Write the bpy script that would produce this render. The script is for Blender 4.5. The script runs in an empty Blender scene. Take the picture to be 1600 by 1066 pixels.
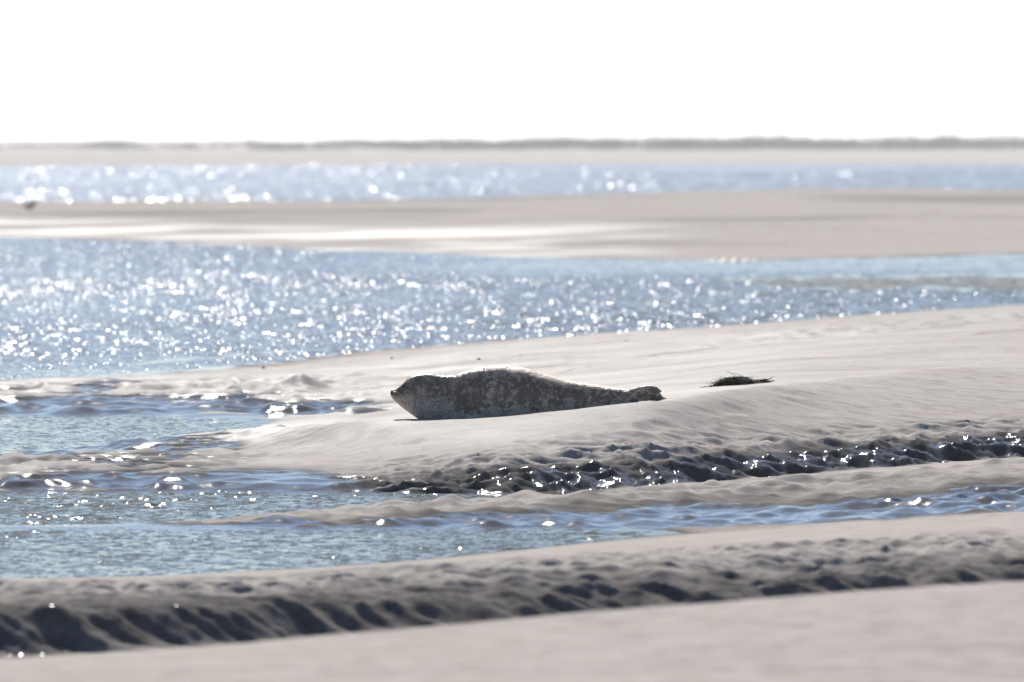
import bpy, math, random
import numpy as np
from mathutils import Vector

# ------------------------------------------------------------------ set-up
sc = bpy.context.scene
C = sc.collection
rad = math.radians
H = 1.8                    # camera height above the water
FPX = 17778.0              # focal length in photo pixels (400 mm on 36 mm, 1600 px)
VH = 222.0                 # horizon row in the photo

cam = bpy.data.cameras.new('camera')
cam.lens = 400; cam.sensor_width = 36
cam.clip_start = 1; cam.clip_end = 20000
cam.dof.use_dof = True; cam.dof.focus_distance = 62.2
cam.dof.aperture_fstop = 7.8
co = bpy.data.objects.new('camera', cam); C.objects.link(co)
co.location = (0, 0, H)
co.rotation_euler = (rad(90) - (533 - VH) / FPX, 0, 0)
sc.camera = co

SUN_EL, SUN_AZ = rad(31), rad(-5)           # azimuth from +Y towards +X
w = bpy.data.worlds.new('World'); sc.world = w; w.use_nodes = True
nt = w.node_tree
bg = nt.nodes['Background']; bg.inputs['Strength'].default_value = 0.05
sky = nt.nodes.new('ShaderNodeTexSky'); sky.sky_type = 'NISHITA'; sky.sun_disc = False
sky.sun_elevation = SUN_EL; sky.sun_rotation = SUN_AZ
sky.air_density = 0.7; sky.dust_density = 0.22; sky.ozone_density = 5.0
nt.links.new(sky.outputs[0], bg.inputs['Color'])

sl = bpy.data.lights.new('sun', 'SUN'); sl.energy = 5.0; sl.angle = rad(0.53); sl.color = (1.0, 0.965, 0.915)
so = bpy.data.objects.new('sun', sl); C.objects.link(so)
sd = Vector((math.sin(SUN_AZ) * math.cos(SUN_EL), math.cos(SUN_AZ) * math.cos(SUN_EL), math.sin(SUN_EL)))
so.rotation_euler = sd.to_track_quat('Z', 'Y').to_euler()

sc.view_settings.view_transform = 'Standard'; sc.view_settings.look = 'None'
sc.view_settings.exposure = 0.8; sc.view_settings.gamma = 1; sc.view_settings.use_curve_mapping = False
sc.render.engine = 'CYCLES'
cy = sc.cycles
cy.use_denoising = True
cy.max_bounces = 6; cy.diffuse_bounces = 3; cy.glossy_bounces = 3; cy.volume_bounces = 0
cy.caustics_reflective = False; cy.caustics_refractive = False
cy.sample_clamp_direct = 14; cy.sample_clamp_indirect = 8
cy.use_adaptive_sampling = False

# ------------------------------------------------------------------ helpers
def ss(a, b, x):
    t = np.clip((x - a) / (b - a), 0, 1)
    return t * t * (3 - 2 * t)

_rs = np.random.RandomState(7)
_P = np.concatenate([_rs.permutation(256)] * 2).astype(np.int32)
_GA = (_rs.rand(256) * 2 * math.pi).astype(np.float32)
_GX, _GY = np.cos(_GA), np.sin(_GA)

def perlin(x, y):
    x = np.asarray(x, np.float32); y = np.asarray(y, np.float32)
    xi = np.floor(x).astype(np.int32); yi = np.floor(y).astype(np.int32)
    xf = x - xi; yf = y - yi
    u = xf * xf * xf * (xf * (xf * 6 - 15) + 10); v = yf * yf * yf * (yf * (yf * 6 - 15) + 10)
    def g(ix, iy, dx, dy):
        h = _P[_P[ix & 255] + (iy & 255)]
        return _GX[h] * dx + _GY[h] * dy
    a = g(xi, yi, xf, yf); b = g(xi + 1, yi, xf - 1, yf)
    c = g(xi, yi + 1, xf, yf - 1); d = g(xi + 1, yi + 1, xf - 1, yf - 1)
    return (a + (b - a) * u) * (1 - v) + (c + (d - c) * u) * v      # about -0.7..0.7

def fbm(x, y, n=3):
    s = 0; a = 1.0
    for i in range(n):
        s = s + a * perlin(x * 2 ** i + 17.3 * i, y * 2 ** i - 9.1 * i); a *= 0.5
    return s

def grid_mesh(name, X, Y, Z, attr=None):
    nr, nc = X.shape
    n = nr * nc
    co = np.empty((n, 3), np.float32)
    co[:, 0] = X.ravel(); co[:, 1] = Y.ravel(); co[:, 2] = Z.ravel()
    i = np.arange(n, dtype=np.int32).reshape(nr, nc)
    q = np.stack([i[:-1, :-1], i[:-1, 1:], i[1:, 1:], i[1:, :-1]], -1).reshape(-1, 4)
    me = bpy.data.meshes.new(name)
    me.vertices.add(n); me.vertices.foreach_set('co', co.ravel())
    me.loops.add(q.size); me.loops.foreach_set('vertex_index', q.ravel())
    me.polygons.add(len(q)); me.polygons.foreach_set('loop_start', np.arange(0, q.size, 4, dtype=np.int32))
    me.update(calc_edges=True)
    me.polygons.foreach_set('use_smooth', np.ones(len(q), bool))
    for k, v in (attr or {}).items():
        a = me.attributes.new(k, 'FLOAT', 'POINT'); a.data.foreach_set('value', v.astype(np.float32).ravel())
    return me

def link(name, me, mat=None, parent=None):
    o = bpy.data.objects.new(name, me); C.objects.link(o)
    if mat: me.materials.append(mat)
    if parent: o.parent = parent
    return o

def empty(name, loc):
    o = bpy.data.objects.new(name, None); C.objects.link(o); o.location = loc; o.empty_display_size = 0.1
    return o

def tag(o, label=None, cat=None, group=None, kind=None):
    if label: o['label'] = label
    if cat: o['category'] = cat
    if group: o['group'] = group
    if kind: o['kind'] = kind
    return o

class NG:
    """small helper for node materials"""
    def __init__(self, name):
        self.m = bpy.data.materials.new(name); self.m.use_nodes = True
        self.t = self.m.node_tree; self.t.nodes.clear()
        self.out = self.t.nodes.new('ShaderNodeOutputMaterial')
    def n(self, typ, ins=None, **props):
        nd = self.t.nodes.new(typ)
        for k, v in props.items(): setattr(nd, k, v)
        for k, v in (ins or {}).items():
            if isinstance(v, bpy.types.NodeSocket): self.t.links.new(v, nd.inputs[k])
            else: nd.inputs[k].default_value = v
        return nd
    def math(self, op, a, b=0.0, c=0.0, clamp=False):
        return self.n('ShaderNodeMath', {0: a, 1: b, 2: c}, operation=op, use_clamp=clamp).outputs[0]
    def vmath(self, op, a, b=(0, 0, 0)):
        return self.n('ShaderNodeVectorMath', {0: a, 1: b}, operation=op).outputs[0]
    def map(self, v, a, b, c=0.0, d=1.0):
        return self.n('ShaderNodeMapRange', {0: v, 1: a, 2: b, 3: c, 4: d}, interpolation_type='SMOOTHSTEP').outputs[0]
    def mix(self, f, a, b):
        nd = self.t.nodes.new('ShaderNodeMix'); nd.data_type = 'RGBA'
        for s, v in ((nd.inputs[0], f), (nd.inputs[6], a), (nd.inputs[7], b)):
            if isinstance(v, bpy.types.NodeSocket): self.t.links.new(v, s)
            else: s.default_value = v
        return nd.outputs[2]
    def noise(self, vec, scale, detail=2.0, rough=0.5):
        return self.n('ShaderNodeTexNoise', {'Vector': vec, 'Scale': scale, 'Detail': detail, 'Roughness': rough})
    def slope_normal(self, layers):
        """tilt the shading normal by random slopes: layers = [(noise colour socket, strength)]"""
        nrm = self.n('ShaderNodeNewGeometry').outputs['Normal']
        for col, s in layers:
            v = self.vmath('SUBTRACT', col, (0.5, 0.5, 0.5))
            sc_ = self.n('ShaderNodeVectorMath', {0: v}, operation='SCALE')
            if isinstance(s, bpy.types.NodeSocket): self.t.links.new(s, sc_.inputs['Scale'])
            else: sc_.inputs['Scale'].default_value = s
            v = self.vmath('MULTIPLY', sc_.outputs[0], (1, 1, 0))
            nrm = self.vmath('ADD', nrm, v)
        return self.vmath('NORMALIZE', nrm)
    def done(self, shader):
        self.t.links.new(shader, self.out.inputs['Surface']); return self.m

def rgba(r, g, b): return (r, g, b, 1.0)

# ------------------------------------------------------------------ materials
def sand_material():
    g = NG('tidal_sand')
    pos = g.n('ShaderNodeNewGeometry').outputs['Position']
    wet = g.n('ShaderNodeAttribute', attribute_name='wet').outputs['Fac']
    n1 = g.noise(pos, 0.55, 4, 0.6); n2 = g.noise(pos, 9.0, 3, 0.6); n3 = g.noise(pos, 320.0, 2, 0.6)
    dry = g.mix(n1.outputs['Fac'], rgba(0.43, 0.40, 0.37), rgba(0.49, 0.458, 0.428))
    dry = g.mix(g.map(n2.outputs['Fac'], 0.35, 0.7), dry, rgba(0.42, 0.38, 0.347))
    dry = g.mix(g.map(n3.outputs['Fac'], 0.35, 0.75), dry, rgba(0.34, 0.303, 0.274))
    st = g.noise(g.vmath('MULTIPLY', pos, (.9, 4.5, 1)), 1.0, 4, .6).outputs['Fac']
    dry = g.mix(g.math('MULTIPLY', g.map(st, .48, .72), .36), dry, rgba(0.25, 0.225, 0.205))
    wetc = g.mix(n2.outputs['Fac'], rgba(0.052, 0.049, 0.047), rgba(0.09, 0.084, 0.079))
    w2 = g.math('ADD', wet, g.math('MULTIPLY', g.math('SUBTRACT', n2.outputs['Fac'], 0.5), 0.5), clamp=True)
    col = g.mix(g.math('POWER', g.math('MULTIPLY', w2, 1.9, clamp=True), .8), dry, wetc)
    damp = g.n('ShaderNodeAttribute', attribute_name='damp').outputs['Fac']
    dm = g.math('MULTIPLY', damp, g.map(n2.outputs['Fac'], .3, .6, .5, 1.0))
    rough = g.n('ShaderNodeMapRange', {0: w2, 1: 0.2, 2: 0.38, 3: 0.5, 4: 0.08}).outputs[0]
    spec = g.math('MAXIMUM', g.n('ShaderNodeMapRange', {0: w2, 1: 0.45, 2: 0.72, 3: 0.0, 4: 0.10}).outputs[0], g.math('MULTIPLY', dm, 0.012))
    fine = g.noise(pos, 60.0, 3, 0.6)
    nrm = g.slope_normal([(fine.outputs['Color'], g.n('ShaderNodeMapRange', {0: w2, 1: 0, 2: 1, 3: .3, 4: .06}).outputs[0]), (n3.outputs['Color'], g.n('ShaderNodeMapRange', {0: w2, 1: 0, 2: 1, 3: .25, 4: .04}).outputs[0])])
    b = g.n('ShaderNodeBsdfPrincipled', {'Base Color': col, 'Roughness': rough, 'IOR': 1.38, 'Normal': nrm, 'Specular IOR Level': spec})
    return g.done(b.outputs[0])

def water_material(name, c, rough, layers, spec=.5):
    g = NG(name)
    pos = g.n('ShaderNodeNewGeometry').outputs['Position']
    big = g.noise(pos, 0.08, 2)
    col = g.mix(big.outputs['Fac'], rgba(*c), rgba(c[0] * 1.25, c[1] * 1.2, c[2] * 1.1))
    ls = [(g.noise(g.vmath('MULTIPLY', pos, (sx_, sy_, 1)), 1.0, 1.0).outputs['Color'], k) for sx_, sy_, k in layers]
    b = g.n('ShaderNodeBsdfPrincipled', {'Base Color': col, 'Roughness': rough, 'IOR': 1.33, 'Specular IOR Level': spec, 'Normal': g.slope_normal(ls)})
    return g.done(b.outputs[0])

M_sand = sand_material()

# ------------------------------------------------------------------ the tidal flat
# Each line is a run of the shore (crest, foot, waterline ...) from near to far, keyed by the bearing u:
# ('v', u, row, z)  a point of known height seen on a photo row;  ('d', u, dist, z)  by distance;
# ('vd', u, row, dist)  a point at a known distance, its height surveyed from the row.
def pt(k, a, b):
    if k == 'v': return FPX * (H - b) / (a - VH), b
    if k == 'd': return a, b
    return b, H - (a - VH) * b / FPX
LINES = [
 ('L0', 'd', [(0, 20, .36), (1600, 20, .36)]),
 ('L1', 'd', [(0, 30, .376), (1600, 30, .372)]),
 ('L2', 'vd', [(0, 1036, 34), (200, 1024, 34), (400, 1008, 34), (640, 987, 34), (800, 974, 34), (1000, 958, 34), (1200, 941, 34), (1400, 926, 34), (1600, 912, 34)]),
 ('L3', 'd', [(0, 38.3, .035), (400, 38.5, .04), (800, 38.8, .04), (1200, 39, .09), (1600, 39, .12)]),
 ('L4', 'vd', [(0, 1026, 39.7), (400, 1006, 40), (800, 974, 40.8), (1200, 938, 42), (1600, 908, 43.2)]),
 ('L5', 'vd', [(0, 955, 40.05), (400, 945, 40.35), (800, 935, 41.15), (1200, 913, 42.25), (1600, 888, 43.4)]),
 ('L5b', 'vd', [(0, 925, 41.3), (200, 924, 41.4), (400, 918, 41.6), (800, 893, 42.4), (1200, 868, 43.8), (1600, 845, 45.4)]),
 ('L6', 'v', [(0, 905, 0), (200, 901, 0), (400, 893, 0), (600, 880, 0), (800, 861, 0), (950, 842, 0), (1200, 828, .05), (1400, 817, .085), (1600, 803, .12)]),
 ('L7', 'd', [(0, 50, -.12), (400, 50.3, -.1), (800, 51.5, -.04), (950, 52.1, -.01), (1200, 51.9, .035), (1600, 51.8, .1)]),
 ('L8', 'v', [(0, 828, 0), (900, 829, 0), (1000, 828, .004), (1200, 822, .035), (1400, 812, .07), (1600, 797, .11)]),
 ('L9', 'v', [(0, 823, .007), (200, 820, .01), (350, 813, .02), (500, 800, .042), (700, 784, .052), (800, 778, .058), (1000, 768, .066), (1200, 753, .082), (1400, 738, .105), (1600, 721, .12)]),
 ('L11', 'dd', [(0, 2.4, -.09), (350, 2.0, -.06), (500, 1.5, -.04), (700, .6, -.02), (800, .45, .0), (1200, .5, .035), (1600, .5, .085)]),
 ('L12', 'v', [(0, 769, 0), (200, 770, 0), (500, 771, 0), (700, 772, .0), (850, 770, .004), (1000, 761, .015), (1200, 745, .03), (1400, 729, .06), (1600, 712, .09)]),
 ('L13', 'vd', [(0, 752, 59.0), (300, 757, 58.7), (480, 760, 58.6), (620, 754, 58.7), (800, 745, 58.68), (1000, 733, 59.4), (1200, 713, 60.65), (1400, 700, 61.45), (1600, 689, 62.5)]),
 ('L13b', 'vd', [(0, 734, 60.0), (300, 735, 59.8), (480, 738, 59.6), (620, 728, 59.9), (800, 712, 59.7), (1000, 697, 60.3), (1200, 684, 61.5), (1400, 672, 62.4), (1600, 660, 63.6)]),
 ('L14', 'v', [(0, 712, .0), (200, 691, .0), (330, 676, .03), (450, 666, .15), (540, 660, .25), (620, 657, .283), (745, 652.3, .301), (830, 645, .327), (940, 634, .366), (1040, 625, .397), (1200, 604, .425), (1400, 585, .435), (1600, 560, .46)]),
 ('L15', 'dd', [(0, 4, -.05), (200, 3.4, -.05), (330, 2.6, -.02), (450, 2.5, .01), (540, 3.0, .05), (600, 2, .16), (680, 1.1, .225), (745, .9, .255), (830, .9, .282), (940, .9, .322), (1040, .9, .358), (1200, 1.2, .39), (1400, 1.5, .41), (1600, 1.5, .44)]),
 ('L16', 'd', [(0, 75.0, .0), (200, 75, .0), (400, 75, .012), (540, 73.5, .04), (700, 72.5, .13), (800, 72, .2), (1200, 72, .38), (1400, 75, .415), (1600, 79, .44)]),
 ('L17', 'd', [(0, 78.6, .085), (400, 78.5, .11), (600, 78, .15), (800, 80, .22), (1200, 85, .31), (1400, 88, .34), (1600, 92, .36)]),
 ('L18', 'v', [(0, 592, 0), (200, 585, 0), (400, 567, 0), (500, 556, 0), (600, 546, 0), (800, 531, 0), (1000, 518, 0), (1200, 505, 0), (1400, 491, 0), (1600, 478, 0)]),
 ('L18b', 'dd', [(0, 3.0, -.03), (200, 2.0, -.012), (400, 2, -.01), (600, 1, -.02), (800, 2, -.05), (1600, 2, -.06)]),
 ('L18c', 'dd', [(0, 3.0, -.04), (150, 2.0, -.01), (230, 2, .009), (400, 2, .012), (560, 1, .006), (640, 1, -.05), (800, 2, -.1), (1600, 1, -.1)]),
 ('L19', 'dd', [(0, 4.0, -.15), (1600, 3, -.15)]),
 ('L20', 'd', [(0, 134, -.3), (900, 134, -.3), (1050, 134, -.05), (1200, 135, -.006), (1600, 135, -.006)]),
 ('L21', 'd', [(0, 147, -.3), (900, 147, -.3), (1040, 147, -.02), (1130, 147, .012), (1300, 145, .022), (1600, 144, .028)]),
 ('L21b', 'd', [(0, 158, -.2), (900, 158, -.2), (1050, 158, -.03), (1600, 160, -.006)]),
 ('L22', 'v', [(0, 371, 0), (200, 378, 0), (400, 388, 0), (600, 396, 0), (800, 402, 0), (1000, 407, 0), (1200, 408, 0), (1400, 404, 0), (1600, 400, 0)]),
 ('L23', 'd', [(0, 235, .05), (400, 217, .05), (800, 205, .06), (1200, 205, .18), (1600, 210, .22)]),
 ('L24', 'vd', [(0, 319, 280), (400, 318, 280), (650, 314, 282), (900, 304, 285), (1200, 299, 290), (1600, 299, 290)]),
 ('L25', 'd', [(0, 330, .0), (1600, 345, .0)]),
 ('L26', 'd', [(0, 560, -.5), (1600, 600, -.5)]),
 ('L27', 'v', [(0, 262, 0), (800, 258, 0), (1600, 258, 0)]),
 ('L28', 'd', [(0, 1350, .75), (1600, 1350, .75)]),
 ('L29', 'd', [(0, 1900, 1.45), (1600, 1900, 1.4)]),
 ('L30', 'd', [(0, 2700, 2.2), (1600, 2700, 2.4)]),
 ('L31', 'd', [(0, 9000, 1.2), (1600, 9000, 1.2)]),
]
UC = np.arange(-700, 2301, 10.0)                     # bearings used for the survey lines
D, Zl, IDX = [], [], {}
def smooth_u(a, s):
    if s <= 0: return a
    k = np.exp(-0.5 * (np.arange(-4 * s, 4 * s + 1) / s) ** 2); k /= k.sum()
    return np.convolve(np.pad(a, 4 * s, mode='edge'), k, mode='valid')
for nm, kind, pts in LINES:
    us = [p[0] for p in pts]
    if kind == 'dd':
        dd = np.interp(UC, us, [p[1] for p in pts]); zz = np.interp(UC, us, [p[2] for p in pts])
        dd = D[-1] + smooth_u(dd, 4); zz = smooth_u(zz, 4)
    else:
        q = [pt(kind, p[1], p[2]) for p in pts]
        dd = smooth_u(np.interp(UC, us, [a for a, b in q]), 4); zz = smooth_u(np.interp(UC, us, [b for a, b in q]), 4)
    if D: dd = np.maximum(dd, D[-1] + 0.12)
    IDX[nm] = len(D); D.append(dd); Zl.append(zz)
D = np.array(D); Zl = np.array(Zl)

def pchip(xk, yk, x):
    h = np.diff(xk); dl = np.diff(yk) / h
    m = np.zeros_like(yk); m[0] = dl[0]; m[-1] = dl[-1]
    ok = dl[:-1] * dl[1:] > 0
    w1 = 2 * h[1:] + h[:-1]; w2 = h[1:] + 2 * h[:-1]
    with np.errstate(divide='ignore', invalid='ignore'):
        m[1:-1] = np.where(ok, (w1 + w2) / (w1 / dl[:-1] + w2 / dl[1:]), 0)
    i = np.clip(np.searchsorted(xk, x) - 1, 0, len(h) - 1)
    t = (x - xk[i]) / h[i]
    t2, t3 = t * t, t * t * t
    return (2*t3 - 3*t2 + 1) * yk[i] + (t3 - 2*t2 + t) * h[i] * m[i] + (-2*t3 + 3*t2) * yk[i+1] + (t3 - t2) * h[i] * m[i+1]

def line_at(nm, u):
    return np.interp(u, UC, D[IDX[nm]])

def between(d, a, b, c, e):
    """0 before a, 1 from b to c, 0 after e"""
    return ss(0, 1, (d - a) / np.maximum(b - a, .02)) * (1 - ss(0, 1, (d - c) / np.maximum(e - c, .02)))

def terrain(u, d):
    """heights and wetness for a grid: u (columns) bearings, d (rows) distances"""
    nr, nc = len(d), len(u)
    Z = np.empty((nr, nc), np.float32)
    for j in range(nc):
        uu = min(max(u[j], UC[0]), UC[-1])
        f = (uu - UC[0]) / 10.0; i = min(int(f), len(UC) - 2); t = f - i
        Z[:, j] = pchip(D[:, i] * (1 - t) + D[:, i + 1] * t, Zl[:, i] * (1 - t) + Zl[:, i + 1] * t, d)
    U = u[None, :]; Dd = d[:, None]
    X = ((U - 800) / FPX * Dd).astype(np.float32); Y = np.broadcast_to(Dd, X.shape).astype(np.float32)
    L = {k: line_at(k, u)[None, :] for k in IDX}
    base = Z.copy()
    # gentle undulation of the whole flat
    Z += .012 * fbm(X * .35 + Y * .12, Y * .16, 2) * ss(0.01, .12, base) * (Dd < 400)
    Z += .05 * fbm(X * .06 + Y * .02, Y * .03, 3) * ss(.05, .2, base) * ss(170, 200, Dd) * (Dd < 400)
    # long oblique swash lines on the seal's bank
    bank = between(Dd, L['L13b'] - .2, L['L14'] - .3, L['L17'] + 6, L['L18'] - 1)
    sw = perlin(X * .8 + Y * .35, Y * .5 - X * .9); sw2 = perlin(X * 2.2 + Y * .8 + 40, Y * 1.1 - X * 1.6)
    Z += bank * (.010 * sw + .0035 * sw2)
    # --- eroded, rutted camera-side faces of the two channel banks
    def ridged(fx, fy, ox):
        wx = X + .13 * perlin(X * 1.3 + ox, Y * 1.1) + .03 * perlin(X * 6 - ox, Y * 4)
        wy = Y + .16 * perlin(X * 1.6 - ox, Y * 1.3 + 5) + .03 * perlin(X * 5 + ox, Y * 4)
        a = 1 - np.minimum(np.abs(perlin(wx * fx + ox, wy * fy)) * 2.6, 1)
        b = 1 - np.minimum(np.abs(perlin(wx * fx * 2.2 - ox, wy * fy * 2.1 + 3)) * 2.6, 1)
        return a * a * .4 + a * .6 + .35 * b
    patch = .45 + 1.0 * np.clip(perlin(X * .55 + 3, Y * .8) + .4, 0, 1)
    near = between(Dd, L['L4'] - .3, L['L4'] + .15, L['L5b'] + .3, L['L5b'] + 2.4)
    rill = perlin((X + 1.2 * Y) * 5.5 + .35 * perlin(X * 2.5, Y * 2), Y * .4 + 7) + .55 * perlin((X + 1.2 * Y) * 12, Y * .8)
    lf = ss(900, 300, U)
    Z += near * (patch * .040 * (ridged(1.7, 2.6, 11.0) - .75) + .020 * (ridged(3.6, 5.2, 13.0) - .7)) * (1 - .85 * lf * ss(.8, .2, Dd - L['L5']))
    Z += (.25 + .75 * lf) * .052 * rill * between(Dd, L['L4'] - .3, L['L4'] + .12, L['L5'] + .1, L['L5'] + .9)
    Z += near * (.012 * perlin(X * 9 + 2, Y * 6) + .007 * perlin(X * 21 + 2, Y * 15))
    scarp = between(Dd, L['L12'] - .05, L['L12'] + .1, L['L13b'] - .3, L['L13b'] + .9) * ss(470, 690, U)
    rill2 = perlin((X + .35 * Y) * 7 + .6 * perlin(X * 3, Y * 3), Y * 1.2) + .5 * perlin((X + .35 * Y) * 17, Y * 3)
    low = ss(.35, 0, Dd - L['L13'])
    Z += scarp * (.050 * patch * (ridged(1.5, 2.6, 31.0) - .8) + .030 * (ridged(3.6, 4.6, 37.0) - .7) + low * .022 * rill2 + (.006 + .008 * low) * perlin(X * 13, Y * 8) + (.003 + .006 * low) * perlin(X * 28, Y * 19))
    # bank right in front of the seal: small dimples
    dim = between(Dd, L['L13b'] - .4, L['L13b'] + .3, L['L14'] - 1.2, L['L14'] - .4) * ss(480, 700, U)
    dn = perlin(X * 3.2 + .4 * perlin(X * 2, Y), Y * 2.0 + 8)
    Z += dim * (-.020 * ss(.16, .5, dn) * ss(1500, 1000, U) + .004 * perlin(X * 5, Y * 4))
    # --- rippled low ground
    def ripple(fx, fy, ox):
        wy = Y + .25 * X + .14 * perlin(X * 1.3 + ox, Y * .9)
        n = perlin(X * fx + ox + .5 * perlin(X * 1.1, Y * .7), wy * fy)
        return n + .4 * (np.abs(n) - .25)
    rp = .5 + .8 * np.clip(perlin(X * .5 + 9, Y * .35) + .45, 0, 1)
    flat = between(Dd, L['L8'] - .1, L['L8'] + .4, L['L9'] - .1, L['L11']) * ss(150, 560, U)
    Z += flat * rp * (.006 + .050 * ripple(4.2, 3.2, 3.) + .020 * ripple(9.0, 7.0, 9.))
    left = between(Dd, L['L12'] - .1, L['L12'] + .3, L['L14'] - .8, L['L14'] + .1) * ss(720, 430, U)
    Z += left * rp * (.008 + .056 * ripple(2.8, 2.6, 5.) + .026 * ripple(7.0, 5.0, 4.)) * (.4 + .6 * ss(480, 200, U) + .3 * ss(L['L13'] + .6, L['L12'], Dd))
    band = between(Dd, L['L16'] - .3, L['L16'] + .4, L['L17'] + 1, L['L17'] + 5) * ss(720, 500, U)
    Z += band * rp * (.085 * ripple(2.2, 2.0, 15.) + .032 * ripple(6.0, 4.2, 14.))
    mid = between(Dd, L['L17'], L['L17'] + 2, L['L18'] - 3, L['L18'] + 1) * (1 - .6 * ss(700, 1300, U))
    Z += mid * (.022 * ripple(1.4, 1.0, 25.) + .012 * ripple(4.0, 2.6, 24.))
    steps = between(Dd, L['L17'] - 2, L['L17'], L['L17'] + 6, L['L17'] + 11) * ss(1000, 1300, U)
    Z += steps * (.055 * ripple(3.2, 2.0, 41.) - .02 * ss(.1, .5, perlin(X * 3.6 + 51, Y * 1.3)))
    Z += bank * (.011 * perlin(X * 1.6 + Y * .7, Y * 2.2 - X * .6) + .005 * perlin(X * 4.5 + Y * 1.5, Y * 4.5))
    front = 1 - ss(0, 1.5, Dd - L['L2'])
    Z += front * (.008 * perlin(X * 1.1, Y * 1.3 + .3 * X) + .003 * perlin(X * 4, Y * 3))
    shoal = between(Dd, 128, 136, 155, 161) * ss(1000, 1150, U)
    Z += shoal * (.020 * perlin(X * 1.3, Y * 1.1) + .012 * perlin(X * 3.5, Y * 1.9))
    # shoreline wobble
    Z += .006 * fbm(X * .7, Y * .5, 3) * np.exp(-(base / .03) ** 2) * (Dd < 170)
    Z += .02 * fbm(X * .1, Y * .06, 2) * np.exp(-(base / .06) ** 2) * (Dd > 165) * (Dd < 260)
    # oblique bands of old tide lines on the middle bar
    bar = between(Dd, L['L22'] + 4, L['L22'] + 30, L['L24'] - 5, L['L24'] + 15)
    Z += bar * (.19 * perlin(X * .10 - Y * .03, Y * .15 + X * .06) * (.5 + .5 * ss(300, 900, U)) + .07 * perlin(X * .28, Y * .42 + X * .1))
    # small erosion ledges (u0, v0, u1, v1, step height, ground height)
    for (u0, v0, u1, v1, hh, zg) in LEDGES:
        t = (U - u0) / (u1 - u0)
        vv = v0 + (v1 - v0) * np.clip(t, 0, 1)
        dl = FPX * (H - zg) / (vv - VH) + .25 * perlin(X * 2.1, 0 * X + u0)
        m = ss(0, .25, t) * (1 - ss(.75, 1, t))
        s = Dd - dl
        Z += m * hh * (ss(-.06, .04, s) * np.exp(-np.maximum(s, 0) / 2.0))
    # wetness: low ground, channel faces; on the near face also painted shade
    wn = fbm(X * .9, Y * .45, 3)
    wet = .85 - .85 * ss(.0, .022, Z + .012 * wn + (Dd > 165) * .01)
    wet = np.maximum(wet, near * .38 * ss(1.5, -.2, Dd - L['L5'] + .5 * wn))  # near face: wet colour kept below gloss, also deepens its shade
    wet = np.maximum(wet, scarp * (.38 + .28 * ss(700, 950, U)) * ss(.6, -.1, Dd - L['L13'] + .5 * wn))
    wet = np.maximum(wet, flat * (.8 - .8 * ss(L['L8'] + .3, L['L9'] - .4, Dd + 1.6 * wn)))
    wet = np.maximum(wet, left * ss(.092, .03, Z - .01 + .02 * wn) * .8)
    wet = np.maximum(wet, band * ss(.105, .04, Z + .04 * wn) * .8)
    wet = np.maximum(wet, between(Dd, 130, 135, 156, 160) * .44)
    wet = np.maximum(wet, bar * .17 * ss(.02, .4, perlin(X * .07 - Y * .02, Y * .09 + X * .04 + 4) + .3 * perlin(X * .3, Y * .3)))
    damp = 0 * X
    wet = np.maximum(wet, .13 * (1 - ss(.015, .06, Z + .02 * wn)) * (Dd < 165))
    barw = between(Dd, L['L22'] - 6, L['L22'] + 1, L['L23'] - 5, L['L23'] + 26)
    damp = np.maximum(damp, barw * ss(-.25, .4, fbm(X * .22, Y * .13, 4) - .02) * 1.2 * ss(1150, 780, U))
    damp = np.maximum(damp, bank * (.36 + .45 * fbm(X * .5 + Y * .3, Y * .5 - X * .3, 3)) * (.4 + .6 * ss(1700, 700, U)))
    damp = np.maximum(damp, (left + band) * .30 * ss(.16, .03, Z) * (.6 + .8 * wn))
    film = np.exp(-((U - 450) / 110.) ** 2) * between(Dd, 63, 66, 70, 75)
    damp = np.maximum(damp, film * (.9 + .6 * wn))
    return X, Y, Z, np.clip(wet, 0, 1), np.clip(damp, 0, 1.3)

LEDGES = [(800, 573, 900, 569, .010, .24), (950, 562, 1150, 549, .010, .27), (690, 586, 770, 582, .008, .2),
          (860, 588, 930, 580, .006, .22), (370, 676, 560, 660, .014, .12), (1500, 541, 1620, 536, .012, .34),
          (1280, 505, 1420, 500, .01, .25), (640, 612, 560, 604, .01, .16)]

def cols(step, far=4):
    a = np.arange(-260, 1861, step, dtype=np.float64)
    e = 1860 + np.cumsum(np.geomspace(12, 4000, 24)); b = -260 - np.cumsum(np.geomspace(12, 4000, 24))
    return np.concatenate([b[::-1], a, e])

rows = np.concatenate([np.arange(16, 28.5, .5), np.arange(28.5, 39, .1), np.arange(39, 46, .025), np.arange(46, 57.5, .05), np.arange(57.5, 66, .03), np.arange(66, 84, .07),
                       np.arange(84, 130, .2), np.arange(130, 170, .5), np.arange(170, 350, 1.0), np.geomspace(350, 9000, 90)])
ucol = cols(2.0)
TX, TY, TZ, TW, TD = terrain(ucol, rows)
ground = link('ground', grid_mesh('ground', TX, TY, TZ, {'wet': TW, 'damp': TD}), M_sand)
tag(ground, kind='structure')

def ground_z(x, y):
    u = x / y * FPX + 800
    j = int(np.argmin(abs(ucol - u))); i = int(np.argmin(abs(rows - y)))
    return float(TZ[i, j])

# ------------------------------------------------------------------ water
def waves(X, Y, seed, lmin, lmax, n, slope, head, spread):
    r = np.random.RandomState(seed)
    hgt = np.zeros_like(X)
    lam = np.exp(r.uniform(math.log(lmin), math.log(lmax), n)); th = head + r.normal(0, spread, n)
    a = lam ** 1.0; k = 2 * math.pi / lam
    a *= slope / math.sqrt(np.sum((a * k) ** 2) / 2)
    for i in range(n):
        hgt += (a[i] * np.sin(k[i] * (X * math.cos(th[i]) + Y * math.sin(th[i])) + r.uniform(0, 6.283))).astype(np.float32)
    return hgt

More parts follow.
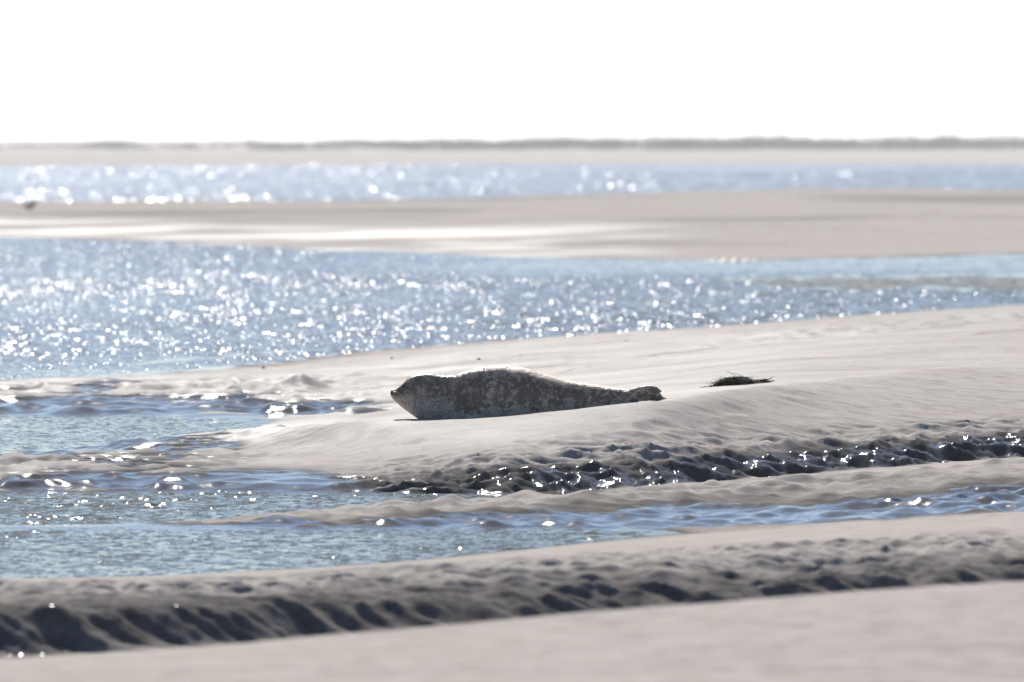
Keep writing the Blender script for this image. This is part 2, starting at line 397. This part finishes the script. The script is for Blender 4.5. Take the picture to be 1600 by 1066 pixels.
def water_sheet(name, u, d, fn, mat):
    X = ((u[None, :] - 800) / FPX * d[:, None]).astype(np.float32); Y = np.broadcast_to(d[:, None], X.shape).astype(np.float32)
    o = link(name, grid_mesh(name, X, Y, fn(X, Y, u[None, :]).astype(np.float32)), mat)
    return tag(o, kind='structure')

M_w1 = water_material('channel_water', (0.092, 0.095, 0.064), 0.07, [(22.0, 7.0, .42), (60.0, 20.0, .32)], .04)
M_w2 = water_material('bay_water', (0.115, 0.112, 0.088), 0.075, [(24.0, 4.0, .5), (75.0, 9.0, .7)], .35)
M_w3 = water_material('far_water', (0.115, 0.112, 0.098), 0.115, [(8.0, 1.0, .36), (26.0, 2.0, .56)], .4)

def w1(X, Y, U):
    g = .6 + .8 * perlin(X * .35, Y * .12)
    return waves(X, Y, 3, .10, .36, 26, .17, 1.2, .6) * np.clip(g, .35, 1.4) * (1 - .6 * ss(61, 65, Y))
water_sheet('channel_water', cols(3.0), np.concatenate([np.arange(16, 44, 1.0), np.arange(44, 60, .03), np.arange(60, 83.01, .08)]), w1, M_w1)

def w2(X, Y, U):
    g = .85 + .7 * perlin(X * .10, Y * .05) + .35 * perlin(X * .5, Y * .12)
    g = np.clip(g, .25, 1.5)
    g = g * (1 - .55 * ss(138, 160, Y) * ss(350, 900, U)) * (.35 + .65 * ss(86, 104, Y)) * (1 - .22 * ss(135, 160, Y)) * (.92 + .10 * ss(100, 900, U))
    return waves(X, Y, 5, .15, .6, 38, .15, 1.35, .6) * g
water_sheet('bay_water', cols(2.5), np.concatenate([np.arange(83.01, 90, .15), np.arange(90, 160, .05), np.arange(160, 216, .08), np.arange(216, 291, 2.0)]), w2, M_w2)

def w3(X, Y, U):
    g = np.clip(.9 + .8 * perlin(X * .03, Y * .012), .3, 1.5)
    return waves(X, Y, 9, .6, 2.5, 32, .115, 1.4, .6) * g
water_sheet('far_water', cols(5.0), np.concatenate([np.arange(289.99, 330, 1.0), np.arange(330, 900, .3), np.geomspace(902, 9000, 20)]), w3, M_w3)

# ------------------------------------------------------------------ things
from mathutils.bvhtree import BVHTree
rng = np.random.RandomState(11)

def on_ground(u, v, dmin, dmax):
    """the spot of ground seen near bearing u, row v, between two distances"""
    j = int(np.argmin(abs(ucol - u)))
    k = np.where((rows >= dmin) & (rows <= dmax))[0]
    vv = VH + FPX * (H - TZ[k, j]) / rows[k]
    i = k[int(np.argmin(abs(vv - v)))]
    return Vector((float(TX[i, j]), float(rows[i]), float(TZ[i, j])))

class MB:
    def __init__(self): self.v = []; self.f = []; self.a = []
    def loft(self, rings, cap=True):
        b = len(self.v); n = len(rings[0])
        for r in rings: self.v += [tuple(p) for p in r]
        for i in range(len(rings) - 1):
            for j in range(n):
                k = (j + 1) % n
                self.f.append((b + i*n + j, b + i*n + k, b + (i+1)*n + k, b + (i+1)*n + j))
        if cap:
            self.f.append(tuple(b + j for j in range(n))[::-1])
            e = b + (len(rings) - 1) * n
            self.f.append(tuple(e + j for j in range(n)))
    def tube(self, pts, radii, n=8, flat=1.0):
        """tube through pts; flat < 1 squeezes it across y"""
        pts = [Vector(p) for p in pts]; rings = []
        for i, p in enumerate(pts):
            t = (pts[min(i+1, len(pts)-1)] - pts[max(i-1, 0)]).normalized()
            up = Vector((0, 1, 0)) if abs(t.y) < .9 else Vector((0, 0, 1))
            s = t.cross(up).normalized(); q = s.cross(t).normalized()
            r = radii[i] if hasattr(radii, '__len__') else radii
            rings.append([p + s * r * math.cos(6.28318 * k / n) + q * r * flat * math.sin(6.28318 * k / n) for k in range(n)])
        self.loft(rings)
    def mesh(self, name, smooth=True):
        me = bpy.data.meshes.new(name); me.from_pydata(self.v, [], self.f); me.update()
        if smooth: me.polygons.foreach_set('use_smooth', np.ones(len(me.polygons), bool))
        return me

def spline(pts, n):
    p = np.array(pts, float); t = np.arange(len(p)); x = np.linspace(0, len(p) - 1, n)
    return np.stack([pchip(t.astype(float), p[:, k], x) for k in range(p.shape[1])], 1)

# ---------------------------------------------------------------- the seal
SY = 62.38; SC = FPX / SY
def sx(u): return (u - 800) / SC
def sz(v): return H - (v - VH) / SC
PROF = [  # u, top row, bottom row, half width
 (609.4, 613.0, 615.2, .010), (610.5, 610.8, 618.5, .022), (613, 608.8, 622.5, .031), (617, 607.4, 627.0, .038), (622, 605.0, 631.5, .043), (628, 600.6, 636.5, .050),
 (632, 596.8, 639.5, .056), (636, 593.2, 642.5, .062), (641, 589.8, 646.5, .069), (646, 587.2, 650.0, .074), (655, 585.0, 655.5, .082), (664, 584.5, 660, .086), (674, 584.9, 664, .089),
 (684, 586.0, 667, .091), (697, 587.4, 669, .095), (709, 586.2, 671, .105), (721, 582.3, 672, .122), (736, 577.5, 672, .146),
 (751, 573.6, 671, .166), (769, 571.4, 670, .182), (787, 571.0, 668, .191), (805, 572.4, 667, .192), (820, 575.8, 665, .186), (835, 580.3, 663, .177),
 (850, 584.8, 661, .165), (865, 589.2, 659, .152), (880, 593.2, 656, .139), (895, 596.4, 653, .125), (910, 599.2, 651, .112), (925, 601.6, 648, .100),
 (940, 603.8, 645, .088), (955, 605.8, 641, .077), (968, 607.4, 638, .066), (980, 609.0, 635, .055), (990, 612.0, 632, .040), (997, 616, 629, .022)]
P = np.array(PROF)
def prof(u):
    return [pchip(P[:, 0], P[:, k], np.atleast_1d(np.clip(u, P[0, 0], P[-1, 0]))) for k in (1, 2, 3)]
mb = MB(); rings = []
uu = np.concatenate([[609.4, 609.8], np.arange(610.5, 640, 1.0), np.arange(640, 985, 3.0), np.arange(985, 998, 2)])
for u in uu:
    tp, bt, wd = [a[0] for a in prof(u)]
    zt, zb = sz(tp), sz(bt); zc = zb + (zt - zb) * .46
    ring = []
    for k in range(48):
        a = 2 * math.pi * k / 48; cx, sn = math.cos(a), math.sin(a)
        y = wd * math.copysign(abs(cx) ** .92, cx)
        z = zc + ((zt - zc) * sn if sn > 0 else (zc - zb) * math.copysign(abs(sn) ** .85, sn))
        ring.append((sx(u), y, z))
    rings.append(ring)
mb.loft(rings)
# hind flippers: five digits each, joined by a web
def flipper(y0, ends, root, mid, r0, r1, yspread):
    for i, (eu, ev) in enumerate(ends):
        t = i / 4 - .5
        pts = [(sx(root[0]), y0 * .5, sz(root[1])), (sx(root[0]) * .5 + sx(mid[0]) * .5, y0 * .85, sz(root[1] * .5 + (mid[1] + t * 9) * .5)),
               (sx(mid[0]), y0 + yspread * t * .5, sz(mid[1] + t * 13)), (sx((mid[0] + eu) / 2), y0 + yspread * t * .8, sz((mid[1] + t * 15 + ev) / 2 - 1)), (sx(eu), y0 + yspread * t, sz(ev))]
        sp = spline(pts, 14)
        mb.tube(sp, list(np.interp(np.linspace(0, 1, 14), [0, .5, .93, 1], [r0, r0 * .8, r1, r1 * .35])), 10, .8)
flipper(-.055, [(1029, 607.2), (1034, 611), (1032.5, 615.5), (1035.5, 619.5), (1041, 623.5)], (958, 622), (1004, 614.5), .022, .0105, .03)
flipper(.055, [(1022, 616), (1027, 618), (1029, 620), (1031, 622), (1034, 624.5)], (958, 617), (996, 617), .022, .010, .05)
# fore flipper folded against the near flank
for i, (eu, ev) in enumerate([(752, 655), (761, 658), (768, 662), (772, 666), (770, 670)]):
    sp = spline([(sx(722), -.108, sz(643 + i)), (sx(738), -.146, sz(648 + 2 * i)), (sx(eu), -.168, sz(ev))], 8)
    mb.tube(sp, list(np.interp(np.linspace(0, 1, 8), [0, .8, 1], [.022, .012, .005])), 8, .8)
raw = link('raw', mb.mesh('raw'))
rm = raw.modifiers.new('r', 'REMESH'); rm.mode = 'VOXEL'; rm.voxel_size = .0042
sm = raw.modifiers.new('s', 'SMOOTH'); sm.factor = .5; sm.iterations = 4
dg = bpy.context.evaluated_depsgraph_get()
body_me = bpy.data.meshes.new_from_object(raw.evaluated_get(dg))
bpy.data.objects.remove(raw)
body_me.name = 'seal_body'
nv = len(body_me.vertices)
V = np.empty(nv * 3, np.float32); body_me.vertices.foreach_get('co', V); V = V.reshape(-1, 3)
N = np.empty(nv * 3, np.float32); body_me.vertices.foreach_get('normal', N); N = N.reshape(-1, 3)
U_, V_ = V[:, 0] * SC + 800, VH + (H - V[:, 2]) * SC           # bearing and row of every vertex as seen from the front
disp = np.zeros(nv, np.float32)
side = ss(.2, .7, -N[:, 1]) + ss(.2, .7, N[:, 1])
# mouth line, nostrils, eye sockets
mouth = np.exp(-((V_ - (616.2 + .10 * (U_ - 610) - 1.5 * np.sin((U_ - 610) / 6))) / .9) ** 2) * (1 - ss(622, 626, U_))
disp -= .0032 * mouth
nost = np.exp(-(((U_ - 610.6) / 1.4) ** 2 + ((V_ - 612.6) / 1.0) ** 2))
disp -= .003 * nost
sock = np.exp(-(((U_ - 631) / 3.2) ** 2 + ((V_ - 602.6) / 2.2) ** 2)) * side
disp -= .0035 * sock
pad = np.exp(-(((U_ - 616.5) / 4.5) ** 2 + ((V_ - 612.3) / 3.5) ** 2)) * side        # whisker pad
disp += .0045 * pad
cheek = np.exp(-(((U_ - 640) / 10) ** 2 + ((V_ - 622) / 11) ** 2)) * side
disp += .004 * cheek
# skin folds round the neck and chest, muscle unevenness
for fu, k, amp, wd in ((684, .10, .0022, 2.6), (691, .16, .002, 2.2), (700, .12, .0022, 2.4), (712, .06, .005, 2.6), (722, .1, .002, 3), (733, .14, .002, 3), (759.5, .03, .0055, 2.2), (768, -.04, .002, 3)):
    disp -= amp * np.exp(-((U_ - fu - k * (V_ - 600) - 2.5 * perlin(V_ * .12, V_ * 0 + fu)) / wd) ** 2)
body_zone = ss(640, 680, U_) * (1 - ss(950, 985, U_))
disp += body_zone * (.004 * perlin(V[:, 0] * 16, V[:, 2] * 16 + V[:, 1] * 9) + .0016 * perlin(V[:, 0] * 48, V[:, 2] * 40 + V[:, 1] * 30))
headw = ss(622, 640, U_) * (1 - ss(690, 705, U_))
disp += headw * .0016 * perlin(U_ * .22 - V_ * .1, V_ * .05) * side
V2 = V + N * disp[:, None]
body_me.vertices.foreach_set('co', V2.ravel()); body_me.update()
body_me.polygons.foreach_set('use_smooth', np.ones(len(body_me.polygons), bool))
tp, bt, wd = prof(U_)
dorsal = np.clip((bt - V_) / np.maximum(bt - tp, 1), 0, 1)
dorsal[U_ > 985] = .55

def attr(me, k, v):
    a = me.attributes.new(k, 'FLOAT', 'POINT'); a.data.foreach_set('value', np.asarray(v, np.float32).ravel())
dark_face = np.clip(np.exp(-(((U_ - 611.5) / 3.6) ** 2 + ((V_ - 613.5) / 3.4) ** 2)) * 1.3 + .8 * mouth + .75 * np.exp(-(((U_ - 625) / 6) ** 2 + ((V_ - 613) / 3.5) ** 2)) + .6 * sock, 0, 1)

def coat_material(fur):
    g = NG('seal_fur' if fur else 'seal_coat')
    p = g.n('ShaderNodeTexCoord').outputs['Object']
    d = g.n('ShaderNodeAttribute', attribute_name='dorsal').outputs['Fac']
    fz = g.n('ShaderNodeAttribute', attribute_name='face').outputs['Fac']
    hd = g.n('ShaderNodeAttribute', attribute_name='headness').outputs['Fac']
    warp = g.noise(p, 14, 2)
    pw = g.vmath('ADD', p, g.vmath('MULTIPLY', g.vmath('SUBTRACT', warp.outputs['Color'], (.5, .5, .5)), (.05, .05, .05)))
    big = g.noise(pw, 7.5, 2, .55).outputs['Fac']; mid = g.noise(pw, 30, 3, .6).outputs['Fac']; small = g.noise(pw, 85, 2, .6).outputs['Fac']
    hair = g.noise(g.vmath('MULTIPLY', p, (60, 160, 420)), 1.0, 2, .6).outputs['Fac']
    s = g.math('ADD', g.math('MULTIPLY', mid, .85), g.math('MULTIPLY', big, .5))
    s = g.math('ADD', s, g.math('MULTIPLY', small, .75))            # mean about 1.05
    # saddle of dark blotches along the flank, pale belly, sandy back
    sad = g.math('MULTIPLY', g.map(d, .16, .42), g.map(d, .97, .76))
    s = g.math('ADD', s, g.math('MULTIPLY', sad, .25))
    blot = g.math('MULTIPLY', g.map(s, 1.11, 1.34), .90)
    pale = g.mix(g.map(d, .12, .5), rgba(.76, .67, .57), rgba(.78, .66, .53))
    pale = g.mix(g.map(d, .70, .92), pale, rgba(.70, .57, .43))
    pale = g.mix(g.math('MULTIPLY', g.map(hair, .3, .75), .4), pale, rgba(.30, .26, .23))
    dark = g.mix(small, rgba(.105, .074, .056), rgba(.25, .185, .135))
    col = g.mix(blot, pale, dark)
    headc = g.mix(g.map(g.math('ADD', mid, g.math('MULTIPLY', g.map(d, .3, .85), .22)), .48, .78), rgba(.58, .50, .42), rgba(.21, .165, .125))
    headc = g.mix(g.map(small, .52, .68), headc, rgba(.085, .066, .054))
    col = g.mix(g.math('MULTIPLY', hd, .85), col, headc)
    col = g.mix(fz, col, rgba(.016, .013, .013))
    if not fur:
        b = g.n('ShaderNodeBsdfPrincipled', {'Base Color': col, 'Roughness': .52, 'Specular IOR Level': .3, 'Sheen Weight': .15,
                'Normal': g.slope_normal([(g.noise(g.vmath('MULTIPLY', p, (90, 260, 500)), 1.0, 2).outputs['Color'], .8)])})
        return g.done(b.outputs[0])
    b = g.n('ShaderNodeBsdfPrincipled', {'Base Color': col, 'Roughness': .45, 'Specular IOR Level': .4})
    t = g.n('ShaderNodeBsdfTranslucent', {'Color': col})
    m = g.n('ShaderNodeMixShader', {0: .5, 1: b.outputs[0], 2: t.outputs[0]})
    return g.done(m.outputs[0])

seal_root = Vector((0, SY, ground_z(0, SY)))
seal = tag(empty('seal', seal_root), 'spotted grey seal lying on the sandbank with its head raised to the left', 'seal')
off = -seal_root; off.y = 0
body = link('body', body_me, coat_material(False), seal); body.location = off
headness = 1 - ss(690, 725, U_)
attr(body_me, 'dorsal', dorsal); attr(body_me, 'face', dark_face); attr(body_me, 'headness', headness)
# short coat: tapering hairs lying back along the body
nf = len(body_me.polygons)
FC = np.empty(nf * 3, np.float32); body_me.polygons.foreach_get('center', FC); FC = FC.reshape(-1, 3)
FN = np.empty(nf * 3, np.float32); body_me.polygons.foreach_get('normal', FN); FN = FN.reshape(-1, 3)
vi = np.empty(nf, np.int32); body_me.polygons.foreach_get('loop_start', vi)
lv = np.empty(len(body_me.loops), np.int32); body_me.loops.foreach_get('vertex_index', lv); fv = lv[vi]
FU, FV = FC[:, 0] * SC + 800, VH + (H - FC[:, 2]) * SC
bare = (((FU - 631) / 4.2) ** 2 + ((FV - 602.6) / 3.2) ** 2 < 1) | (FU < 613.5) | ((FU < 624) & (abs(FV - 616.8) < 1.2))
seen = ~bare & (FN[:, 1] < .45) & (VH + (H - FC[:, 2]) * SC < 664)
idx = np.where(seen)[0]; idx = idx[rng.randint(0, len(idx), 90000)]
nh = len(idx)
root = FC[idx] + rng.normal(0, .0015, (nh, 3)).astype(np.float32)
hu = FC[idx][:, 0] * SC + 800
back = np.array([1.0, 0, -.12]); nrm = FN[idx]
dirv = back + nrm * rng.uniform(.2, .55, (nh, 1)) + rng.normal(0, .22, (nh, 3))
dirv -= nrm * np.minimum((dirv * nrm).sum(1, keepdims=True) - .2, 0)
dirv /= np.linalg.norm(dirv, axis=1, keepdims=True)
ln = rng.uniform(.005, .009, (nh, 1)) * np.interp(hu, [609, 625, 660, 960, 1000], [.25, .4, .8, 1, .6])[:, None]
wv = np.cross(dirv, nrm + rng.normal(0, .3, (nh, 3))); wv /= np.linalg.norm(wv, axis=1, keepdims=True) + 1e-9
base = root - nrm * .001
tri = np.stack([base - wv * .0007, base + wv * .0007, base + dirv * ln], 1).reshape(-1, 3)
fur_me = bpy.data.meshes.new('fur')
fur_me.vertices.add(nh * 3); fur_me.vertices.foreach_set('co', tri.astype(np.float32).ravel())
fur_me.loops.add(nh * 3); fur_me.loops.foreach_set('vertex_index', np.arange(nh * 3, dtype=np.int32))
fur_me.polygons.add(nh); fur_me.polygons.foreach_set('loop_start', np.arange(0, nh * 3, 3, dtype=np.int32)); fur_me.update(calc_edges=True)
for k, v in (('dorsal', dorsal), ('face', dark_face), ('headness', headness)): attr(fur_me, k, np.repeat(v[fv[idx]], 3))
fur = link('fur', fur_me, coat_material(True), seal); fur.location = off
tag(fur, kind='stuff')
# eyes and whiskers
bvh = BVHTree.FromPolygons([tuple(p) for p in V2], [tuple(p.vertices) for p in body_me.polygons])
def flank(u, v, s=-1):
    h = bvh.ray_cast(Vector((sx(u), s * 2.0, sz(v))), Vector((0, -s, 0)))
    return h[0], h[1]
g = NG('wet_eye')
M_eye = g.done(g.n('ShaderNodeBsdfPrincipled', {'Base Color': rgba(.012, .010, .009), 'Roughness': .06}).outputs[0])
for s in (-1, 1):
    p, n = flank(631, 602.6, s)
    if p is None: continue
    e = MB(); r = .0085
    for_r = []
    for i in range(1, 12):
        a = math.pi * i / 12
        for_r.append([(r * math.sin(a) * math.cos(b), r * math.cos(a) * .75, r * .62 * math.sin(a) * math.sin(b)) for b in np.linspace(0, 6.2832, 17)[:-1]])
    e.loft(for_r)
    o = link('eye', e.mesh('eye'), M_eye, seal); o.location = p - n * .0022 + off
g = NG('whisker_hair')
b = g.n('ShaderNodeBsdfPrincipled', {'Base Color': rgba(.62, .52, .36), 'Roughness': .3})
t = g.n('ShaderNodeBsdfTranslucent', {'Color': rgba(.7, .58, .4)})
M_wh = g.done(g.n('ShaderNodeMixShader', {0: .4, 1: b.outputs[0], 2: t.outputs[0]}).outputs[0])
def whisker(pts, r):
    m = MB(); m.tube(spline(pts, 7), list(np.linspace(r, r * .5, 7)), 5)
    o = link('whisker', m.mesh('whisker'), M_wh, seal); o.location = off
for s in (-1, 1):
    for i in range(11):
        u0, v0 = 613.5 + (i % 4) * 1.6, 611.5 + (i // 4) * 1.7
        p, n = flank(u0, v0, s)
        if p is None: continue
        L = rng.uniform(.035, .062)
        q = p + Vector((L * .35, s * L * .45, -L * .12)); e = p + Vector((L * .8, s * L * .6, -L * rng.uniform(.35, .75)))
        whisker([p, q, e], .0011)
    for i in range(4):
        p, n = flank(634 + i * .8, 597.0, s)
        if p is None: continue
        whisker([p, p + Vector((.006 + .003 * i, s * .006, .018)), p + Vector((.016 + .006 * i, s * .01, .034 - .003 * i))], .0010)

# ---------------------------------------------------------------- seaweed and drift
def weed_material(name, a, b_, tr=.25):
    g = NG(name)
    p = g.n('ShaderNodeNewGeometry'); rnd = p.outputs['Random Per Island']
    col = g.mix(g.math('POWER', rnd, 3.0), rgba(*a), rgba(*b_))
    b = g.n('ShaderNodeBsdfPrincipled', {'Base Color': col, 'Roughness': .6, 'Specular IOR Level': .05})
    t = g.n('ShaderNodeBsdfTranslucent', {'Color': col})
    return g.done(g.n('ShaderNodeMixShader', {0: tr, 1: b.outputs[0], 2: t.outputs[0]}).outputs[0])
M_weed = weed_material('dark_seaweed', (.010, .009, .005), (.20, .14, .05))
wp = on_ground(1158, 600.5, 62.5, 67)
K = wp.y / FPX
def wx(u): return (u - 1158) * K
def slope_x(u):                                       # the sand under the clump rises to the right
    return ground_z(wp.x + wx(u), wp.y) - wp.z
weed = MB()
for i in range(520):                                   # the tangled heap
    u = rng.choice([rng.normal(1144, 11), rng.uniform(1117, 1175), rng.uniform(1160, 1203)], p=[.5, .3, .2])
    env = np.interp(u, [1114, 1120, 1132, 1150, 1158, 1166, 1175, 1190, 1206], [2, 6, 10, 11, 13, 9, 5.5, 5, 1.5])
    h = rng.uniform(0, 1) ** .8 * env * K
    y = rng.uniform(-.05, .05)
    a = rng.uniform(0, 6.283); L = rng.uniform(.012, .045)
    pts = []
    x0 = wx(u); bz = slope_x(u)
    for k in range(5):
        pts.append((x0, y, max(bz + .001, bz + h)))
        a += rng.normal(0, .9)
        x0 += L * .5 * math.cos(a); y += L * .3 * math.sin(a * 1.3); h += L * .28 * math.sin(a); h = min(max(h, 0.0), env * K * 1.05)
    weed.tube(spline(pts, 9), list(np.linspace(rng.uniform(.0012, .0036), .0007, 9)), 5)
seaweed = tag(empty('seaweed_clump', wp), 'dark tangled clump of seaweed on the smooth sand right of the seal', 'seaweed')
link('tangle', weed.mesh('tangle'), M_weed, seaweed)
st = MB()
for path, r in (([(1150, 588), (1148, 586), (1138, 580.5), (1136, 578)], .0012), ([(1156, 586), (1152, 584), (1140, 583), (1137, 580), (1133, 583)], .0011),
             ([(1128, 598), (1125, 590), (1126, 588.5), (1138, 590)], .0018), ([(1193, 594.5), (1200, 592.5), (1204, 590.5), (1209, 588)], .0024),
             ([(1176, 596), (1190, 595.5), (1206, 595.5)], .003), ([(1123, 593), (1118, 592), (1112, 592.5)], .0012), ([(1124, 592), (1120, 588), (1118, 586)], .001),
             ([(1120, 600), (1114, 599.5), (1112, 598)], .0014), ([(1160, 588), (1164, 589.5), (1170, 592)], .0022)):
    st.tube(spline([(wx(a), rng.uniform(-.02, .0), (600.5 - b) * K + (slope_x(a) if b > 594 else 0)) for a, b in path], 10), list(np.linspace(r, r * .5, 10)), 5)
link('stray_strands', st.mesh('stray_strands'), weed_material('straw_strand', (.02, .015, .008), (.22, .16, .07)), seaweed)

g = NG('dark_shell')
n_ = g.noise(g.n('ShaderNodeNewGeometry').outputs['Position'], 90, 2)
M_bit = g.done(g.n('ShaderNodeBsdfPrincipled', {'Base Color': g.mix(n_.outputs['Fac'], rgba(.03, .024, .018), rgba(.12, .10, .07)), 'Roughness': .5}).outputs[0])
def bit(u, v, w_, h_, name, label, cat):
    p = on_ground(u, v, 60, 118); m = MB(); k = p.y / FPX
    rr = []
    for i in range(7):
        a = math.pi * (i + .5) / 7 / 1.15
        rr.append([(w_ * k / 2 * math.sin(a) * math.cos(b) * (1 + .3 * math.sin(2 * b + u)), w_ * k / 2 * math.sin(a) * math.sin(b), h_ * k * (.5 + .6 * math.cos(a)) * (1 + .25 * math.cos(b + v))) for b in np.linspace(0, 6.2832, 13)[:-1]])
    m.loft(rr)
    o = link(name, m.mesh(name), M_bit); o.location = p - Vector((0, 0, .15 * h_ * k)); return tag(o, label, cat)
bit(412, 576, 7, 3.2, 'seaweed_scrap', 'small dark scrap of weed on the wet rippled sand left of the seal', 'seaweed')
bit(613, 560.5, 4, 2.4, 'pebble', 'tiny dark pebble on the sand above the seal\'s head', 'pebble')
bit(748, 561, 6, 2.6, 'pebble', 'dark oval pebble on the sand above the seal\'s shoulders', 'pebble')
bit(814, 557, 3.5, 2.0, 'pebble', 'very small pale brown pebble on the sand above the middle of the seal', 'pebble')
bit(979, 534, 5, 2.4, 'pebble', 'lone dark pebble near the water\'s edge of the bank behind the seal', 'pebble')
# low weedy mud lip at the foot of the middle bar
p = on_ground(1148, 408.5, 160, 185); k = p.y / FPX; m = MB(); rr = []
for i in range(25):
    t = i / 24; r = math.sin(math.pi * t) ** .6 * (.75 + .35 * perlin(np.array([t * 9.0]), np.array([3.3]))[0]) + .02
    rr.append([((t - .5) * 105 * k, 1.2 * r * math.cos(a), max(-.03, 4.2 * k * r * math.sin(a) + .01 * math.sin(t * 40))) for a in np.linspace(0, 6.2832, 13)[:-1]])
m.loft(rr)
lip = link('weed_strip', m.mesh('weed_strip'), weed_material('wet_weed', (.018, .022, .012), (.03, .035, .02), .05)); lip.location = p
tag(lip, 'low dark green strip of weed at the water\'s edge of the middle sandbar', 'seaweed')

# ---------------------------------------------------------------- the bird on the middle bar
g = NG('bird_plumage')
pz = g.n('ShaderNodeTexCoord').outputs['Object']; nn = g.noise(pz, 40, 2)
M_bird = g.done(g.n('ShaderNodeBsdfPrincipled', {'Base Color': g.mix(nn.outputs['Fac'], rgba(.018, .014, .010), rgba(.05, .038, .024)), 'Roughness': .6}).outputs[0])
g = NG('bird_bill'); M_bill = g.done(g.n('ShaderNodeBsdfPrincipled', {'Base Color': rgba(.25, .12, .03), 'Roughness': .4}).outputs[0])
bp = on_ground(46, 330, 225, 285)
bird = tag(empty('bird', bp), 'small dark bird standing alone on the sandbar at the far left', 'bird')
bird.rotation_euler = (0, 0, rad(25))
m = MB()
path = spline([(-.17, 0, .115), (-.11, 0, .125), (-.03, 0, .14), (.05, 0, .155), (.09, 0, .185), (.108, 0, .225), (.135, 0, .235), (.15, 0, .233)], 30)
rr_ = np.interp(np.linspace(0, 1, 30), [0, .14, .3, .45, .58, .7, .82, .92, 1], [.008, .03, .062, .07, .058, .034, .033, .024, .01])
m.tube(path, list(rr_), 16, .9)
link('body', m.mesh('bird_body'), M_bird, bird)
m = MB(); m.tube([(.145, 0, .233), (.18, 0, .228), (.21, 0, .221)], [.009, .006, .002], 8); link('bill', m.mesh('bill'), M_bill, bird)
for s in (-1, 1):
    m = MB(); m.tube([(.0, .022 * s, .10), (-.005, .024 * s, .05), (.0, .024 * s, .004)], [.010, .0055, .005], 8)
    m.tube([(-.01, .024 * s, .004), (.02, .024 * s, .005), (.045, .024 * s, .003)], [.004, .005, .002], 6)
    link('leg', m.mesh('leg'), M_bill, bird)
    m = MB(); m.tube(spline([(.05, .052 * s, .165), (-.03, .066 * s, .15), (-.11, .045 * s, .128), (-.19, .012 * s, .112)], 12), list(np.interp(np.linspace(0, 1, 12), [0, .3, 1], [.012, .032, .004])), 10, .35)
    link('wing', m.mesh('wing'), M_bird, bird)

# ---------------------------------------------------------------- scrub on the far dunes
M_scrub = weed_material('dune_scrub', (.045, .05, .035), (.10, .10, .075), .2)
qs = []
sp = []
for i in range(360):
    u = rng.uniform(90, 2000) if i < 300 else rng.uniform(-500, 90)
    if rng.rand() > np.interp(u, [-500, 120, 380, 560, 800, 2000], [.03, .10, .28, .7, 1, 1]): continue
    sp.append((u, rng.uniform(1400, 1950) if rng.rand() < .5 else rng.uniform(1380, 1560), np.interp(u, [-500, 100, 450, 900, 1300, 2000], [.6, .7, 1.0, 1.55, 1.75, 1.8]) * rng.uniform(.7, 1.1), rng.uniform(1.6, 4.2)))
for u, y, hh, wd_ in sp:
    cx = (u - 800) / FPX * y; gz_ = ground_z(cx, y); n = int(260 * wd_ / 3)
    p = rng.normal(0, 1, (n, 3)); p /= np.linalg.norm(p, axis=1, keepdims=True); p *= rng.uniform(.35, 1.05, (n, 1)) ** .6
    lump = 1 + .35 * perlin(p[:, 0] * 2 + u, p[:, 1] * 2 + p[:, 2] * 1.5)
    c = np.stack([cx + p[:, 0] * wd_ * lump, y + p[:, 1] * wd_ * .8, gz_ + np.maximum(p[:, 2] * .8 + .35, 0) * hh * .85 * lump], 1)
    a = rng.normal(0, 1, (n, 3)); a /= np.linalg.norm(a, axis=1, keepdims=True); b = np.cross(a, rng.normal(0, 1, (n, 3))); b /= np.linalg.norm(b, axis=1, keepdims=True)
    s = rng.uniform(.10, .22, (n, 1))
    qs.append(np.stack([c - a * s, c - b * s * .6, c + a * s, c + b * s * .6], 1).reshape(-1, 3))
q = np.concatenate(qs); nq = len(q) // 4
me = bpy.data.meshes.new('scrub'); me.vertices.add(len(q)); me.vertices.foreach_set('co', q.astype(np.float32).ravel())
me.loops.add(len(q)); me.loops.foreach_set('vertex_index', np.arange(len(q), dtype=np.int32))
me.polygons.add(nq); me.polygons.foreach_set('loop_start', np.arange(0, len(q), 4, dtype=np.int32)); me.update(calc_edges=True)
tag(link('dune_scrub', me, M_scrub), 'hazy band of low scrub along the far shore on the horizon', 'scrub', kind='stuff')

# ---------------------------------------------------------------- the air
m = MB()
m.v = [(x, y, z) for z in (-1.6, 6.0) for x, y in ((-9000, -60), (9000, -60), (9000, 9200), (-9000, 9200))]
m.f = [(3, 2, 1, 0), (4, 5, 6, 7), (0, 1, 5, 4), (1, 2, 6, 5), (2, 3, 7, 6), (3, 0, 4, 7)]
g = NG('sea_haze')
vol = g.n('ShaderNodeVolumePrincipled', {'Color': rgba(.95, .96, 1.0), 'Density': 0.00017, 'Anisotropy': .35})
g.t.links.new(vol.outputs[0], g.out.inputs['Volume'])
tag(link('haze', m.mesh('haze', False), g.m), kind='stuff')
